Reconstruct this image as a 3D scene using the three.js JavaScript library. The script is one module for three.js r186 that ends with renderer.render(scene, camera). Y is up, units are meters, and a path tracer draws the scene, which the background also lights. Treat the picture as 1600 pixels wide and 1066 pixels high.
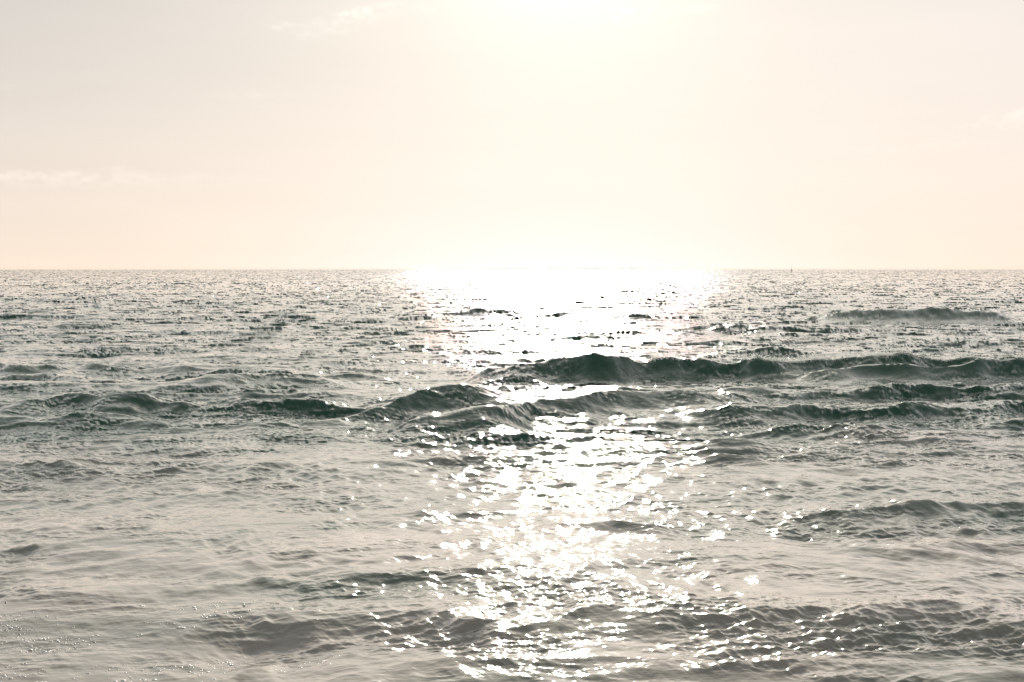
import * as THREE from 'three';
import { mergeGeometries } from 'three/addons/utils/BufferGeometryUtils.js';

// ---------------------------------------------------------------- camera
const scene = new THREE.Scene();
const EYE = 3.0;                                   // metres above the mean water level
const camera = new THREE.PerspectiveCamera(27.0, 1600 / 1066, 0.1, 40000);
camera.position.set(0, EYE, 0);
camera.rotation.x = -THREE.MathUtils.degToRad(2.888);
scene.add(camera);

const renderer = new THREE.WebGLRenderer({ antialias: true });
renderer.toneMapping = THREE.LinearToneMapping;
renderer.toneMappingExposure = 1.03;
renderer.shadowMap.enabled = true;
renderer.setSize(1024, 682);

// ---------------------------------------------------------------- helpers
const clamp = (v, a, b) => Math.min(b, Math.max(a, v));
const smooth = (a, b, v) => { const t = clamp((v - a) / (b - a), 0, 1); return t * t * (3 - 2 * t); };
function rng(seed) { let a = seed >>> 0; return () => { a = (a + 0x6D2B79F5) | 0; let t = Math.imul(a ^ (a >>> 15), 1 | a); t = (t + Math.imul(t ^ (t >>> 7), 61 | t)) ^ t; return ((t ^ (t >>> 14)) >>> 0) / 4294967296; }; }
const TAB = (() => { const r = rng(77), t = new Float32Array(65536); for (let i = 0; i < 65536; i++) t[i] = r() * 2 - 1; return t; })();
function noise(x, y) {                              // value noise, -1..1
  const xi = Math.floor(x), yi = Math.floor(y), fx = x - xi, fy = y - yi;
  const u = fx * fx * fx * (fx * (fx * 6 - 15) + 10), v = fy * fy * fy * (fy * (fy * 6 - 15) + 10);
  const a = (xi & 255) | ((yi & 255) << 8), b = ((xi + 1) & 255) | ((yi & 255) << 8), c = (xi & 255) | (((yi + 1) & 255) << 8), d = ((xi + 1) & 255) | (((yi + 1) & 255) << 8);
  return (TAB[a] * (1 - u) + TAB[b] * u) * (1 - v) + (TAB[c] * (1 - u) + TAB[d] * u) * v;
}
const fbm = (x, y) => 0.57 * noise(x, y) + 0.29 * noise(x * 2.03 + 17.1, y * 2.03 + 5.7) + 0.14 * noise(x * 4.1 + 3.3, y * 4.1 + 41.9);
const lerpTable = (tab, v) => {                     // [[x, y] ...] with smooth steps between
  if (v <= tab[0][0]) return tab[0][1];
  for (let i = 1; i < tab.length; i++) if (v < tab[i][0]) { const [x0, y0] = tab[i - 1], [x1, y1] = tab[i]; return y0 + (y1 - y0) * smooth(x0, x1, v); }
  return tab[tab.length - 1][1];
};

// ---------------------------------------------------------------- sky
const SUN_AZ = 1.9, SUN_EL = 15.5;                  // degrees; azimuth to the right of the view
const sunDir = new THREE.Vector3(Math.sin(SUN_AZ * Math.PI / 180) * Math.cos(SUN_EL * Math.PI / 180), Math.sin(SUN_EL * Math.PI / 180), -Math.cos(SUN_AZ * Math.PI / 180) * Math.cos(SUN_EL * Math.PI / 180));
const wisps = [                                     // thin clouds: azimuth, elevation, half width, half height, tilt, strength
  [-6.5, 9.95, 1.6, 0.22, 0.22, 0.10], [-5.6, 10.3, 1.2, 0.12, 0.12, 0.07], [-9.0, 9.55, 0.9, 0.11, 0.0, 0.06], [-8.2, 9.2, 0.5, 0.08, 0.1, 0.05], [-3.4, 10.3, 0.6, 0.09, 0.0, 0.05],
  [-18.5, 3.62, 7.0, 0.20, 0.0, 0.055], [-15.4, 3.95, 0.6, 0.07, 0.0, 0.03], [-20.0, 6.9, 1.2, 0.08, 0.0, 0.03], [-10.3, 6.85, 1.8, 0.07, 0.04, 0.025],
  [20.0, 6.0, 2.2, 0.18, 0.16, 0.05], [21.5, 5.6, 4.5, 0.12, 0.04, 0.03], [14.6, 4.72, 3.4, 0.07, 0.03, 0.03],
  [5.2, 10.2, 1.8, 0.16, 0.05, 0.05], [7.3, 10.25, 1.0, 0.09, 0.06, 0.05], [4.6, 9.8, 1.2, 0.05, 0.05, 0.03],
];
{
  const W = 4096, H = 2048, data = new Float32Array(W * H * 4);
  for (let j = 0; j < H; j++) {
    const el = ((j + 0.5) / H - 0.5) * Math.PI, e = el * 180 / Math.PI, ce = Math.cos(el), se = Math.sin(el);
    for (let i = 0; i < W; i++) {
      const th = ((i + 0.5) / W - 0.5) * 2 * Math.PI, dx = Math.cos(th) * ce, dz = Math.sin(th) * ce;
      const o = (j * W + i) * 4; data[o + 3] = 1;
      const c = dx * sunDir.x + se * sunDir.y + dz * sunDir.z;
      const g = Math.acos(clamp(c, -1, 1)) * 180 / Math.PI;                     // angle from the sun
      const az = Math.atan2(dx, -dz) * 180 / Math.PI, da = Math.abs(az - SUN_AZ);
      const up = Math.max(e, 0);
      const h = Math.exp(-up / 9), h2 = Math.exp(-up / 20);                   // warm air low down
      let r = 0.06 + 0.80 * h2, gg = 0.075 + 0.867 * h2 - 0.23 * h, b = 0.085 + 0.905 * h2 - 0.40 * h;
      const band = 1 + .022 * fbm(az * .11 + 7, e * .75 + 3) + .010 * fbm(az * .3, e * 2.6 + 11); r *= band; gg *= band; b *= band;   // faint layers of haze
      const fo = Math.exp(-g / 15), hz = Math.exp(-up / 2.2) * Math.exp(-Math.pow(da / 9, 2));
      r += 0.61 * fo - 0.03 * hz; gg += 0.51 * fo + 0.12 * hz; b += 0.39 * fo + 0.235 * hz;
      const veil = 0.155 * Math.exp(-Math.pow((az - 22) / 11, 2) - Math.pow((e - 10) / 7.5, 2));   // thin high cloud on the right
      r += veil * 1.05; gg += veil * .9; b += veil * .88;
      const au = 2.2 * Math.exp(-g / 1.7) + 0.22 * Math.exp(-g / 7);
      r += au; gg += au * 0.95; b += au * 0.86;
      if (e > -1 && e < 14 && Math.abs(az) < 40) for (const [a0, e0, w, hh, tilt, s] of wisps) {
        const u = (az - a0) / w, v = (e - e0 - (az - a0) * tilt) / hh;
        if (Math.abs(u) > 2 || Math.abs(v) > 6) continue;
        const n = 0.5 + 0.9 * fbm(az * 1.6 + a0 * 9, (e - (az - a0) * tilt) * 9 + a0) + 0.5 * noise(az * 7, e * 22);
        const k = 1.8 * s * Math.exp(-u * u * 1.6) * Math.exp(-(v > 0 ? v * v * 1.4 : v * v * 0.25)) * clamp(n, 0, 1.3);
        r += k * 1.05; gg += k; b += k * 0.9;
      }
      data[o] = r; data[o + 1] = gg; data[o + 2] = b;
    }
  }
  const sky = new THREE.DataTexture(data, W, H, THREE.RGBAFormat, THREE.FloatType);
  sky.mapping = THREE.EquirectangularReflectionMapping; sky.magFilter = THREE.LinearFilter; sky.minFilter = THREE.LinearFilter; sky.needsUpdate = true;
  scene.background = sky; scene.environment = sky;
}
const sun = new THREE.DirectionalLight(new THREE.Color(1.0, 0.93, 0.82), 5.0);
sun.position.copy(sunDir).multiplyScalar(200); sun.castShadow = true; sun.shadow.radius = 1.8;
sun.shadow.mapSize.set(4096, 4096); Object.assign(sun.shadow.camera, { left: -80, right: 80, top: 80, bottom: -80, near: 1, far: 500 });
scene.add(sun, sun.target);

// ---------------------------------------------------------------- the sea surface, height as a function of place (x across, d away from the shore)
// Breaking and shoaling waves: a crest line d(x), a height A(x), the width of the steep shoreward face and of the back
const ridges = [
  // breaker, with a second lip to shoreward at its right end
  { d: [[-2, 39.3], [3, 38.8], [8, 38.6], [16, 38.2]], A: [[-1.6, 0], [-0.6, .42], [.9, .64], [2.2, .84], [3.0, .68], [3.7, .62], [4.8, .74], [5.8, .60], [6.7, .72], [7.9, .62], [9.3, .66], [10.5, .76], [11.9, .68], [13, .60], [14, .56], [17, .5], [20, .1]], f: 0.85, b: 1.7, n: .10, smooth: .25 },
  { d: [[6, 37.2], [12, 36.9], [18, 36.4]], A: [[6.6, 0], [8.2, .34], [10.2, .46], [11.5, .50], [12.5, .60], [13.6, .58], [16, .4], [18, 0]], f: .9, b: .8, n: .08, smooth: .6 },
  // middle wave, two lobes
  { d: [[-3.6, 29.0], [-1.4, 31.6], [0, 32.2]], A: [[-4.8, 0], [-3.4, .22], [-2.3, .34], [-1.5, .43], [-.9, .36], [0, .2], [.9, 0]], smooth: .4, f: .85, b: 1.1, n: .10 },
  { d: [[-2.2, 27.3], [-.4, 28.3], [.8, 29.6], [2.2, 31.0], [4.5, 31.8], [6, 32]], A: [[-2.6, 0], [-1.5, .30], [-.5, .44], [.6, .44], [2.1, .40], [2.8, .34], [3.6, .36], [4.8, .24], [5.8, .02], [6.4, 0]], smooth: .4, f: 0.95, b: 1.0, n: .12 },
  // far swells
  { d: [[16, 86], [22, 82], [30, 80]], A: [[17, 0], [19.5, .66], [22.5, .86], [25, .84], [27.5, .6], [29.5, 0]], smooth: .8, f: 1.9, b: 3, n: .12 },
  { d: [[-4, 94], [3, 94]], A: [[-4.5, 0], [-2, .26], [0, .34], [1.2, .25], [2.2, 0]], f: 1.3, b: 3, n: .1 },
  { d: [[2, 92], [10, 90]], A: [[2, 0], [3.4, .22], [5, .18], [7.5, .2], [9, 0]], f: 1.2, b: 3, n: .1 },
  { d: [[8, 72], [18, 71]], A: [[8.5, 0], [11, .24], [13, .2], [15, .28], [17, .12], [18.5, 0]], f: 1.2, b: 2.2, n: .12 },
  { d: [[5, 66], [9, 66]], A: [[5.8, 0], [7, .2], [8.2, .18], [9, 0]], f: 1, b: 2, n: .1 },
  // left hand chop
  { d: [[-18, 43.5], [-4, 42]], A: [[-17, .3], [-14.5, .26], [-13.6, .1], [-12.6, .3], [-11.3, .12], [-10, .24], [-8, .05], [-6, .2], [-4, 0]], f: .7, b: 1.4, n: .14 },
  { d: [[-18, 40], [-4, 39.5]], A: [[-16, .1], [-13, .22], [-11, .08], [-9, .18], [-7, .28], [-5.5, .2], [-4, .22], [-2.6, 0]], f: .7, b: 1.4, n: .14 },
  { d: [[-14, 36], [-3, 36.5]], A: [[-14, .22], [-11.6, .1], [-9.5, .05], [-7, .30], [-5.6, .30], [-4.4, .16], [-3, .02], [-2, 0]], f: .75, b: 1.2, n: .14 },
  { d: [[-14, 31.2], [-4, 31.5]], A: [[-12.5, .14], [-11.2, .28], [-9.8, .40], [-8.3, .36], [-7.4, .16], [-6, .22], [-4.8, .2], [-3.4, 0]], f: .85, b: 1.2, n: .16 },
  { d: [[-14, 28.4], [-4, 28.6]], A: [[-12, .24], [-9.7, .18], [-8.2, .24], [-6.6, .12], [-5, .2], [-3.6, 0]], f: .7, b: 1.0, n: .12 },
  // right hand chop
  { d: [[3, 33.2], [14, 33.8]], A: [[4.4, 0], [5.8, .2], [7.4, .12], [9, .26], [10.8, .2], [12.4, .34], [15, .3]], f: .7, b: 1.1, n: .14 },
  { d: [[3, 29.6], [14, 30.4]], A: [[3.4, 0], [4.6, .26], [6, .22], [7, .12], [8.4, .26], [9.6, .14], [11, .22], [14, .18]], f: .7, b: 1.0, n: .14 },
  { d: [[4, 27.0], [13, 27.6]], A: [[3.8, 0], [5.2, .18], [7.2, .22], [8.8, .1], [10, .2], [13, .12]], f: .6, b: .9, n: .12 },
  { d: [[5, 24.9], [13, 25.4]], A: [[5.0, 0], [6, .08], [7.4, .14], [9, .05], [11, .14], [13, .1]], f: .5, b: .8, n: .12 },
  // small humps on the flat water inside the surf
  { d: [[3, 24.6], [4.4, 24.4]], A: [[3.0, 0], [3.6, .15], [4.0, .13], [4.5, 0]], f: .36, b: .5, n: .03 },
  { d: [[2.9, 22.8], [4.2, 22.6]], A: [[2.9, 0], [3.4, .14], [3.8, .1], [4.2, 0]], f: .33, b: .5, n: .03 },
  { d: [[-8, 21.9], [-6, 21.7]], A: [[-7.8, .04], [-6.9, .14], [-6.4, .03], [-6, 0]], f: .36, b: .5, n: .03 },
  { d: [[.2, 16.5], [2.2, 16.2]], A: [[.2, 0], [.7, .08], [1.2, .11], [1.6, .10], [2.0, 0]], f: .34, b: .5, n: .03 },
  { d: [[3.2, 17.7], [7, 18.1]], A: [[3.3, 0], [4.0, .10], [4.8, .14], [5.6, .15], [6.4, .10], [8, .06]], f: .42, b: .7, n: .05 },
  { d: [[3.2, 14.6], [6, 15.0]], A: [[3.2, 0], [4.0, .08], [4.6, .12], [5.2, .09], [6, .06]], f: .36, b: .7, n: .05 },
  { d: [[-2, 17.6], [-.3, 17.5]], A: [[-1.9, 0], [-1.2, .06], [-.6, .05], [-.3, 0]], f: .3, b: .5, n: .03 },
  { d: [[-5, 13.0], [-3, 12.8]], A: [[-4.9, 0], [-4.2, .07], [-3.8, .05], [-3.2, 0]], f: .35, b: .5, n: .03 },
  // the wave running in nearest to the shore
  { d: [[-3, 11.7], [-1.4, 12.1], [0, 11.6], [1.2, 12.0], [3, 12.0], [6, 11.6]], A: [[-3.2, 0], [-2.4, .05], [-1.5, .09], [-.8, .09], [-.3, .11], [.4, .13], [1.2, .12], [2.2, .11], [3.4, .11], [6, .10], [9, 0]], f: 0.6, b: 1.3, n: .10 },
  { d: [[-1, 10.6], [5, 10.5]], A: [[-2, 0], [-.4, .09], [1, .07], [2, .11], [4, .1], [6, 0]], f: .5, b: .7, n: .1 },
];
for (const r of ridges) { r.x0 = r.A[0][1] > 0 ? -1e9 : r.A[0][0]; r.x1 = r.A[r.A.length - 1][1] > 0 ? 1e9 : r.A[r.A.length - 1][0]; r.dl = Math.min(...r.d.map((p) => p[1])) - 6 * r.f - .5; r.dh = Math.max(...r.d.map((p) => p[1])) + 6 * r.b + .5; r.s = r.d[0][1] * 7.3; }
let calm = 1;                                      // set by ridgeHeight: how far a steep face is stretched smooth
function ridgeHeight(x, d) {
  let h = 0; calm = 1;
  for (const r of ridges) {
    if (d < r.dl || d > r.dh || x < r.x0 || x > r.x1) continue;
    const c = lerpTable(r.d, x) + r.n * 3.0 * noise(x * .9 + r.s, 3.1) + r.n * 1.1 * noise(x * 2.3 + r.s, d * .5);
    const A = lerpTable(r.A, x) * (1 + .12 * noise(x * 1.7 + r.s, 9.2));
    const t = d - c, w = t < 0 ? r.f : r.b;
    if (Math.abs(t) > 6 * w) continue;
    const q = Math.abs(t / w), e = A * (t < 0 ? Math.exp(-Math.pow(q * .95, 1.3)) : Math.exp(-Math.pow(q, 1.1)));
    h += e;
    if (r.smooth && t < .1) calm = Math.min(calm, 1 - r.smooth * smooth(2.2, 1.2, q) * smooth(.1, .35, A));
  }
  return h;
}
function trains(n, l0, l1, slope, spread, main, seed) {
  const r = rng(seed), out = [];
  for (let i = 0; i < n; i++) {
    const lam = l0 * Math.pow(l1 / l0, (i + r() * .6) / n), k = 2 * Math.PI / lam, a = main + (r() + r() - 1) * spread;
    out.push([k * Math.sin(a), k * Math.cos(a), slope / k, r() * 6.283, lam]);
  }
  return out;
}
const swell = trains(5, 22, 9, .018, .35, .05, 5), chop = trains(20, 5.6, .5, .060, 1.15, .12, 11), ripple = trains(22, .55, .06, .060, 1.6, .2, 23);
const S = [0, 0, 0];                               // height and its two derivatives
let finest = 0;                                    // shortest wave that the mesh can carry here; shorter ones only turn the normals
function sum(tr, x, d, sharp, amp) {               // sharp crested trains, each pushed along by the ones before it
  let px = x + .22 * noise(x * .45, d * .3), pd = d + .3 * noise(x * .5 + 31, d * .35);
  for (let i = 0; i < tr.length; i++) {
    const t = tr[i], p = t[0] * px + t[1] * pd + t[3], e = Math.exp(sharp * (Math.sin(p) - 1)) * 1.6 - .8, g = sharp * (e + .8) * Math.cos(p) * t[2];
    S[0] += amp * t[2] * e * clamp(t[4] / Math.max(finest, .001) - 1, 0, 1); S[1] += amp * g * t[0]; S[2] += amp * g * t[1];
    px -= g * t[0] * t[2] * 6; pd -= g * t[1] * t[2] * 6;
  }
}
const middle = trains(11, 1.5, .35, .045, 2.6, .3, 37);
const flat = [[8, .5], [9.8, .5], [11.6, .45], [12.6, .26], [14, .15], [18, .16], [22, .28], [25, .65], [28, .85], [33, .9], [38, .9], [42, .65], [47, .75], [56, .95], [80, 1.15], [200, 1.35]];
const cross = trains(12, 1.1, .16, .052, .8, 1.32, 53), flatCross = [[8, .7], [12, .85], [13, 1.0], [24, 1.0], [27, .7], [60, .5], [100, .4]];
const flatMiddle = [[8, .7], [12, .85], [13, .95], [24, 1.0], [27, .6], [60, .6], [100, 1.0]];
const flatFine = [[8, .9], [9.8, .9], [11.6, .85], [12.6, .75], [14, .65], [22, .7], [25, .9], [28, 1.15], [42, 1.0], [56, 1.3], [200, 2.0]];
function surface(x, d) {                           // slick between the breakers, ruffled in patches
  S[0] = S[1] = S[2] = 0;
  const h0 = ridgeHeight(x, d), cm = calm;
  if (d > 7 && d < 110) { const e = .01; S[1] = (ridgeHeight(x + e, d) - h0) / e; S[2] = (ridgeHeight(x, d + e) - h0) / e; }
  S[0] = h0;
  const dd = d + 1.2 * noise(x * .25, d * .1), patch = fbm(x * .33 + 4, d * .42 + 9), fine = fbm(x * 1.1 + 2, d * 1.7), near = smooth(12.8, 11.4, d) * smooth(-3.4, -1.6, x), still = 1 - .6 * smooth(13.2, 12.2, d) * smooth(-2.0, -3.2, x);
  sum(swell, x, d, 1, 1);
  sum(chop, x, d, 1.7, lerpTable(flat, dd) * clamp(.85 + .8 * patch, .25, 1.7) * cm * still);
  sum(middle, x, d, 1.8, lerpTable(flatMiddle, dd) * clamp(.42 + 1.5 * fbm(x * .55 + 40, d * .5 + 20), .16, 1.6) * cm * still);
  sum(cross, x, d, 1.6, lerpTable(flatCross, dd) * clamp(.65 + 1.0 * fbm(x * .7 + 13, d * .6 + 71), .2, 1.5) * (.35 + .65 * cm) * still);
  sum(ripple, x, d, 1.9, lerpTable(flatFine, dd) * (.2 + clamp(.35 + .9 * patch + 1.6 * fine, 0, 1.9)) * (1 + .15 * near) * cm * still);
  return S;
}
const height = (x, d) => surface(x, d)[0];

function rippleNormals(size, tile) {               // capillary ripples too fine for the mesh, seamless
  const r = rng(91), N = size, gx = new Float32Array(N * N), gy = new Float32Array(N * N);
  for (let w = 0; w < 44; w++) {
    const lam = .22 * Math.pow(.028 / .22, r()), k = tile / lam, a = Math.PI / 2 + (r() + r() - 1) * 1.6, kx = Math.round(k * Math.cos(a)), ky = Math.round(k * Math.sin(a)), ph = r() * 6.283, s = .007 / Math.hypot(kx, ky);
    for (let j = 0; j < N; j++) for (let i = 0; i < N; i++) { const c = Math.cos(2 * Math.PI * (kx * i + ky * j) / N + ph) ; gx[j * N + i] += s * kx * c; gy[j * N + i] += s * ky * c; }
  }
  const out = new Uint8Array(N * N * 4);
  for (let i = 0; i < N * N; i++) { const l = 1 / Math.hypot(gx[i], gy[i], 1); out[i * 4] = 127.5 + 127.5 * -gx[i] * l; out[i * 4 + 1] = 127.5 + 127.5 * -gy[i] * l; out[i * 4 + 2] = 127.5 + 127.5 * l; out[i * 4 + 3] = 255; }
  const t = new THREE.DataTexture(out, N, N, THREE.RGBAFormat); t.wrapS = t.wrapT = THREE.RepeatWrapping; t.magFilter = THREE.LinearFilter; t.repeat.set(1 / tile, 1 / tile); t.needsUpdate = true;
  return t;
}
{
  const rows = [], cols = [];
  for (let d = -60; d < 8; d += clamp((8 - d) * .12, .08, 6)) rows.push(d);
  const NR = 1260, D0 = 8, D1 = 14000, q0 = D0 ** -.6, q1 = D1 ** -.6;
  for (let i = 0; i <= NR; i++) rows.push((q0 + (q1 - q0) * i / NR) ** (-1 / .6));
  const NC = 960;
  for (let i = 14; i >= 1; i--) cols.push(-1 - .03 * i * i);
  for (let i = 0; i <= NC; i++) cols.push(-1 + 2 * i / NC);
  for (let i = 1; i <= 14; i++) cols.push(1 + .03 * i * i);
  const nr = rows.length, nc = cols.length, P = new Float32Array(nr * nc * 3), N = new Float32Array(nr * nc * 3), UV = new Float32Array(nr * nc * 2), C = new Float32Array(nr * nc * 3);
  for (let j = 0; j < nr; j++) {
    const d = rows[j], w = .40 * Math.max(d, 8) + 2.2, lift = smooth(9000, 3000, d);
    finest = j ? (rows[j] - rows[j - 1]) * 2 : 0;
    for (let i = 0; i < nc; i++) {
      const x = cols[i] * w, k = j * nc + i, [h, hx, hd] = surface(x, d), l = 1 / Math.hypot(hx, hd, 1);
      P[k * 3] = x; P[k * 3 + 1] = h * lift; P[k * 3 + 2] = -d;
      N[k * 3] = -hx * l; N[k * 3 + 1] = l; N[k * 3 + 2] = hd * l;
      UV[k * 2] = x; UV[k * 2 + 1] = d;
      // sand and fine air bubbles stirred up in the surf, plus sky reflection painted in as paleness: pale streaky water on the shore side of the breakers
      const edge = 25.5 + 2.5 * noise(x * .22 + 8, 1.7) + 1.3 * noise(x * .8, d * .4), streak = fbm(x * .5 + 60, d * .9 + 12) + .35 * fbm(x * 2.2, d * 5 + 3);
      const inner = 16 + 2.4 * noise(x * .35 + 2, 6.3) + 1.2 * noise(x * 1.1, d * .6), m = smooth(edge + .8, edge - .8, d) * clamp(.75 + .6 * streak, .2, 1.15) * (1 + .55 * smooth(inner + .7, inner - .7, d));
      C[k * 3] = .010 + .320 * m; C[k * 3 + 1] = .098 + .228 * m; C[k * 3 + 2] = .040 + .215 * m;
    }
  }
  finest = 0;
  const I = new Uint32Array((nr - 1) * (nc - 1) * 6); let q = 0;
  for (let j = 0; j < nr - 1; j++) for (let i = 0; i < nc - 1; i++) { const a = j * nc + i, b = a + 1, c = a + nc, d = c + 1; I[q++] = a; I[q++] = b; I[q++] = c; I[q++] = b; I[q++] = d; I[q++] = c; }
  const g = new THREE.BufferGeometry();
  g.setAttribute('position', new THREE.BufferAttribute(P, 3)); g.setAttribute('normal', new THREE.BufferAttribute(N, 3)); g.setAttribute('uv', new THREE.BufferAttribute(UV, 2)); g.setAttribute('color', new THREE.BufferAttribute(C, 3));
  g.setIndex(new THREE.BufferAttribute(I, 1));
  const fineRipples = rippleNormals(1024, 3.7);
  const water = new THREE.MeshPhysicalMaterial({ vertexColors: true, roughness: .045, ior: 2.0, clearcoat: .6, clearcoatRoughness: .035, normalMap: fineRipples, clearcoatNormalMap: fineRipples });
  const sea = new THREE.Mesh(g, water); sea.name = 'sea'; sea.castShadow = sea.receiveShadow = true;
  sea.userData = { kind: 'structure', label: 'dark green choppy sea with small breaking waves under low sun', category: 'sea' };
  scene.add(sea);
}

// ---------------------------------------------------------------- spray, foam and what floats
const tag = (o, name, label, category, more = {}) => { o.name = name; o.userData = { label, category, ...more }; o.traverse((c) => { c.castShadow = c.receiveShadow = true; }); scene.add(o); return o; };
const crestOf = (x, d0, d1) => { let b = d0, h = -9; for (let d = d0; d < d1; d += .04) { const v = height(x, d); if (v > h) { h = v; b = d; } } return [b, h]; };
{
  const mist = new THREE.MeshPhysicalMaterial({ color: new THREE.Color().setRGB(.95, .95, .94), roughness: 1, transmission: .8, thickness: 0 });
  const r = rng(404), foam = new THREE.MeshPhysicalMaterial({ color: new THREE.Color().setRGB(.8, .8, .78), roughness: .4, clearcoat: 1, clearcoatRoughness: .3 });
  const drop = new THREE.IcosahedronGeometry(1, 0), M = new THREE.Matrix4(), q = new THREE.Quaternion(), e = new THREE.Euler(), p = new THREE.Vector3(), sc = new THREE.Vector3();
  const put = (mesh, i, x, y, z, a, b, c) => { q.setFromEuler(e.set(r() * 6, r() * 6, r() * 6)); M.compose(p.set(x, y, z), q, sc.set(a, b, c)); mesh.setMatrixAt(i, M); };
  // spray torn off the breaker's lip
  const density = [[2.4, 0], [2.8, .12], [3.4, .06], [4.6, .18], [5.3, .05], [6.1, .2], [6.6, .55], [7.4, .35], [8.4, .7], [9.4, 1], [10.4, 1], [11.3, .9], [12.2, .45], [13, .6], [13.8, .55], [14.6, .3], [16, .3]];
  const cr = []; for (let x = 2; x <= 16.5; x += .05) cr.push(crestOf(x, 37.3, 40.2));
  const n = 5200, spray = new THREE.InstancedMesh(drop, mist, n);
  for (let i = 0; i < n;) {
    const x = 2.2 + r() * 14, w = lerpTable(density, x);
    if (r() > w * (.45 + .55 * smooth(-.35, .35, noise(x * 2.7, 7.7)))) continue;
    const c = cr[Math.min(cr.length - 1, Math.round((x - 2) / .05))], up = -Math.log(1 - r() * .97) * .055 * (.4 + w) * (1 + .6 * noise(x * 5, 2.2)), s = .0045 + .011 * Math.pow(r(), 3);
    put(spray, i++, x + (r() - .5) * .1, c[1] - .02 + up, -(c[0] + up * 1.1 + (r() - .5) * .22), s, s * (.8 + r()), s);
  }
  tag(spray, 'sea_spray', 'fine pale spray torn off the crest of the breaking wave', 'spray', { kind: 'stuff' });
  // thin foam caught on the lip itself
  const lip = new THREE.InstancedMesh(new THREE.SphereGeometry(1, 8, 5), foam, 1100);
  for (let i = 0; i < 1100;) {
    const x = 2.2 + r() * 14;
    if (r() > lerpTable(density, x) * smooth(-.15, .4, fbm(x * 1.9, 3.3))) continue;
    const c = cr[Math.min(cr.length - 1, Math.round((x - 2) / .05))], dd = c[0] - .14 + r() * r() * .5, s = .006 + .014 * r() * r();
    q.identity(); M.compose(p.set(x, height(x, dd) + s * .2, -dd), q, sc.set(s * 1.6, s * .6, s * 1.3)); lip.setMatrixAt(i++, M);
  }
  tag(lip, 'crest_foam', 'thin broken white foam along the lip of the breaking wave', 'foam', { kind: 'stuff' });
  // bubbles and flecks of foam left floating near the shore at left
  const m = 2400, dome = new THREE.SphereGeometry(1, 8, 5), flecks = new THREE.InstancedMesh(dome, foam, m);
  for (let i = 0; i < m;) {
    const d = 9.6 + r() * 3.2, x = -5.2 + r() * 3.6 * r() + r() * .6, k = fbm(x * 1.1 + 3, d * 1.6);
    if (r() > clamp(.25 + 1.6 * k, .03, 1) * smooth(12.9, 11.2, d)) continue;
    const cl = 2 + Math.floor(r() * r() * 22), big = .0035 + .008 * r() * r();
    for (let c = 0; c < cl && i < m; c++) { const xx = x + (r() + r() - 1) * .016 * cl, dd = d + (r() + r() - 1) * .012 * cl, s = big * (.5 + .8 * r()); q.identity(); M.compose(p.set(xx, height(xx, dd) + s * .1, -dd), q, sc.set(s * 1.7, s * .5, s * 1.4)); flecks.setMatrixAt(i++, M); }
  }
  tag(flecks, 'foam_flecks', 'scattered white foam bubbles floating on the pale water near shore', 'foam', { kind: 'stuff' });
}
{
  // a small bit of weed adrift
  const r = rng(9), weed = new THREE.MeshStandardMaterial({ color: new THREE.Color().setRGB(.03, .025, .015), roughness: .5 });
  const scrap = (x, d, size, label, n) => {
    const parts = [];
    for (let i = 0; i < 4; i++) {
      const a = r() * 6.28, pts = [0, 1, 2, 3].map((k) => new THREE.Vector3(Math.cos(a) * k * .4 * size + (r() - .5) * .2 * size, .1 * size * Math.sin(k * .9 + i), Math.sin(a) * k * .3 * size));
      parts.push(new THREE.TubeGeometry(new THREE.CatmullRomCurve3(pts), 8, .16 * size, 6));
    }
    const o = new THREE.Mesh(mergeGeometries(parts), weed); o.position.set(x, height(x, d), -d);
    tag(o, n, label, 'seaweed');
  };
  scrap(-4.52, 12.55, .03, 'tiny dark scrap of weed adrift at the left edge', 'seaweed_scrap');
}
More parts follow.
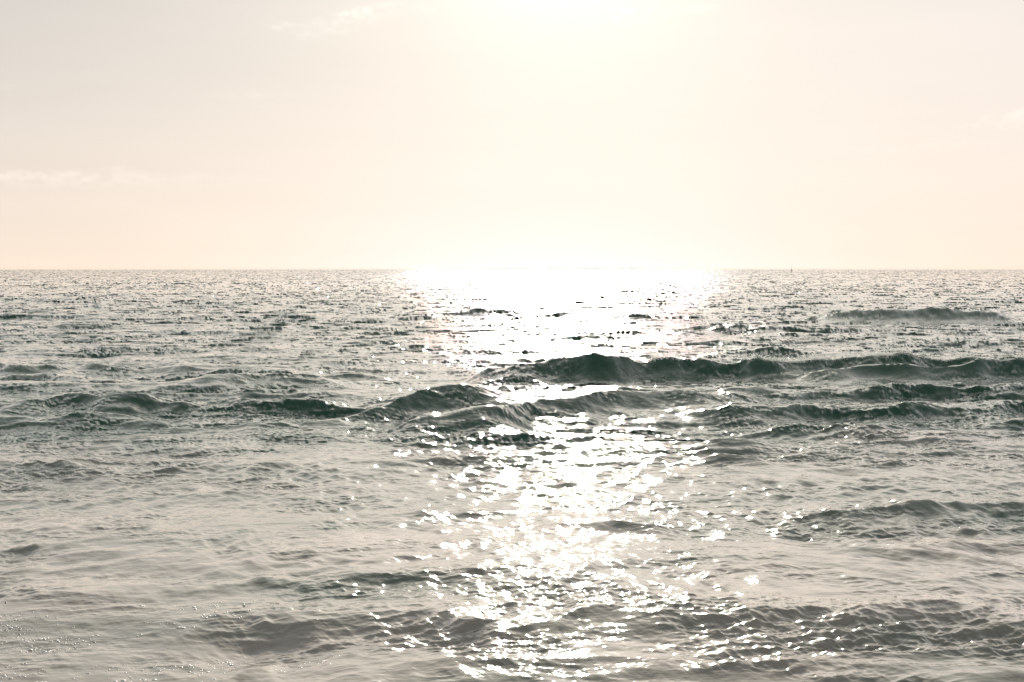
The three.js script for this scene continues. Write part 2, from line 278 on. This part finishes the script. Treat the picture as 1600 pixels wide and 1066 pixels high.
{
  // sailing boat on the horizon, nearly bow on
  const boat = new THREE.Group(), paint = new THREE.MeshStandardMaterial({ color: new THREE.Color().setRGB(.30, .29, .28), roughness: .4 }), cloth = new THREE.MeshPhysicalMaterial({ color: new THREE.Color().setRGB(.62, .6, .56), roughness: .9, transmission: .3 }), metal = new THREE.MeshStandardMaterial({ color: new THREE.Color().setRGB(.35, .35, .35), roughness: .4, metalness: .6 });
  const part = (n, g, m) => { const o = new THREE.Mesh(g, m); o.name = n; boat.add(o); return o; };
  const P = [], I = [], L = 8.4, ns = 12, nk = 9;
  for (let i = 0; i <= ns; i++) {
    const t = i / ns, z = (t - .5) * L, beam = 1.3 * Math.pow(Math.sin(Math.PI * (.13 + .87 * (1 - t) ** 1.05 * .62)), .9) * Math.min(1, (1 - t) * 3 + .02), sheer = .95 + .35 * t * t;
    for (let k = 0; k <= nk; k++) { const a = Math.PI * k / nk; P.push(Math.cos(a) * beam, sheer - Math.pow(Math.sin(a), .7) * (1.35 - .3 * t * t), z); }
  }
  for (let i = 0; i < ns; i++) for (let k = 0; k < nk; k++) { const a = i * (nk + 1) + k, b = a + nk + 1; I.push(a, b, a + 1, a + 1, b, b + 1); }
  for (let i = 0; i < ns; i++) { const a = i * (nk + 1), b = a + nk + 1; I.push(a, a + nk, b, b, a + nk, b + nk); }
  for (let k = 1; k < nk; k++) I.push(0, k, k + 1);
  const hg = new THREE.BufferGeometry(); hg.setAttribute('position', new THREE.Float32BufferAttribute(P, 3)); hg.setIndex(I); hg.computeVertexNormals();
  part('hull', hg, paint);
  const cab = new THREE.CylinderGeometry(.7, .95, .5, 4, 1); cab.rotateY(Math.PI / 4); cab.scale(1, 1, 2); part('cabin', cab, paint).position.set(0, 1.2, .2);
  part('mast', new THREE.CylinderGeometry(.06, .09, 9.2, 8), metal).position.set(0, 5.4, .6);
  const boom = part('boom', new THREE.CylinderGeometry(.06, .06, 3.6, 8), metal); boom.rotation.x = Math.PI / 2; boom.position.set(0, 1.95, -1.2);
  const sail = (a, b, c, belly) => {
    const p = [], id = [], n = 10;
    for (let i = 0; i <= n; i++) for (let j = 0; j <= n; j++) { const u = i / n, v = j / n * (1 - u), w = 1 - u - v, bl = belly * 9 * u * w * (v + .25); p.push(a[0] * w + b[0] * v + c[0] * u + bl, a[1] * w + b[1] * v + c[1] * u, a[2] * w + b[2] * v + c[2] * u); }
    for (let i = 0; i < n; i++) for (let j = 0; j < n; j++) { const k = i * (n + 1) + j; id.push(k, k + 1, k + n + 1, k + 1, k + n + 2, k + n + 1); }
    const g = new THREE.BufferGeometry(); g.setAttribute('position', new THREE.Float32BufferAttribute(p, 3)); g.setIndex(id); g.computeVertexNormals(); return g;
  };
  part('mainsail', sail([0, 2.05, .5], [0, 2.05, -2.9], [0, 9.7, .55], .5), cloth);
  part('jib', sail([0, 1.4, 4.0], [.1, 1.7, .9], [0, 8.6, .75], .4), cloth);
  boat.position.set(511, 0, -2600); boat.rotation.y = -.42;
  tag(boat, 'sailboat', 'tiny grey sailboat with raised sails far off on the horizon', 'sailboat');
}
renderer.render(scene, camera);
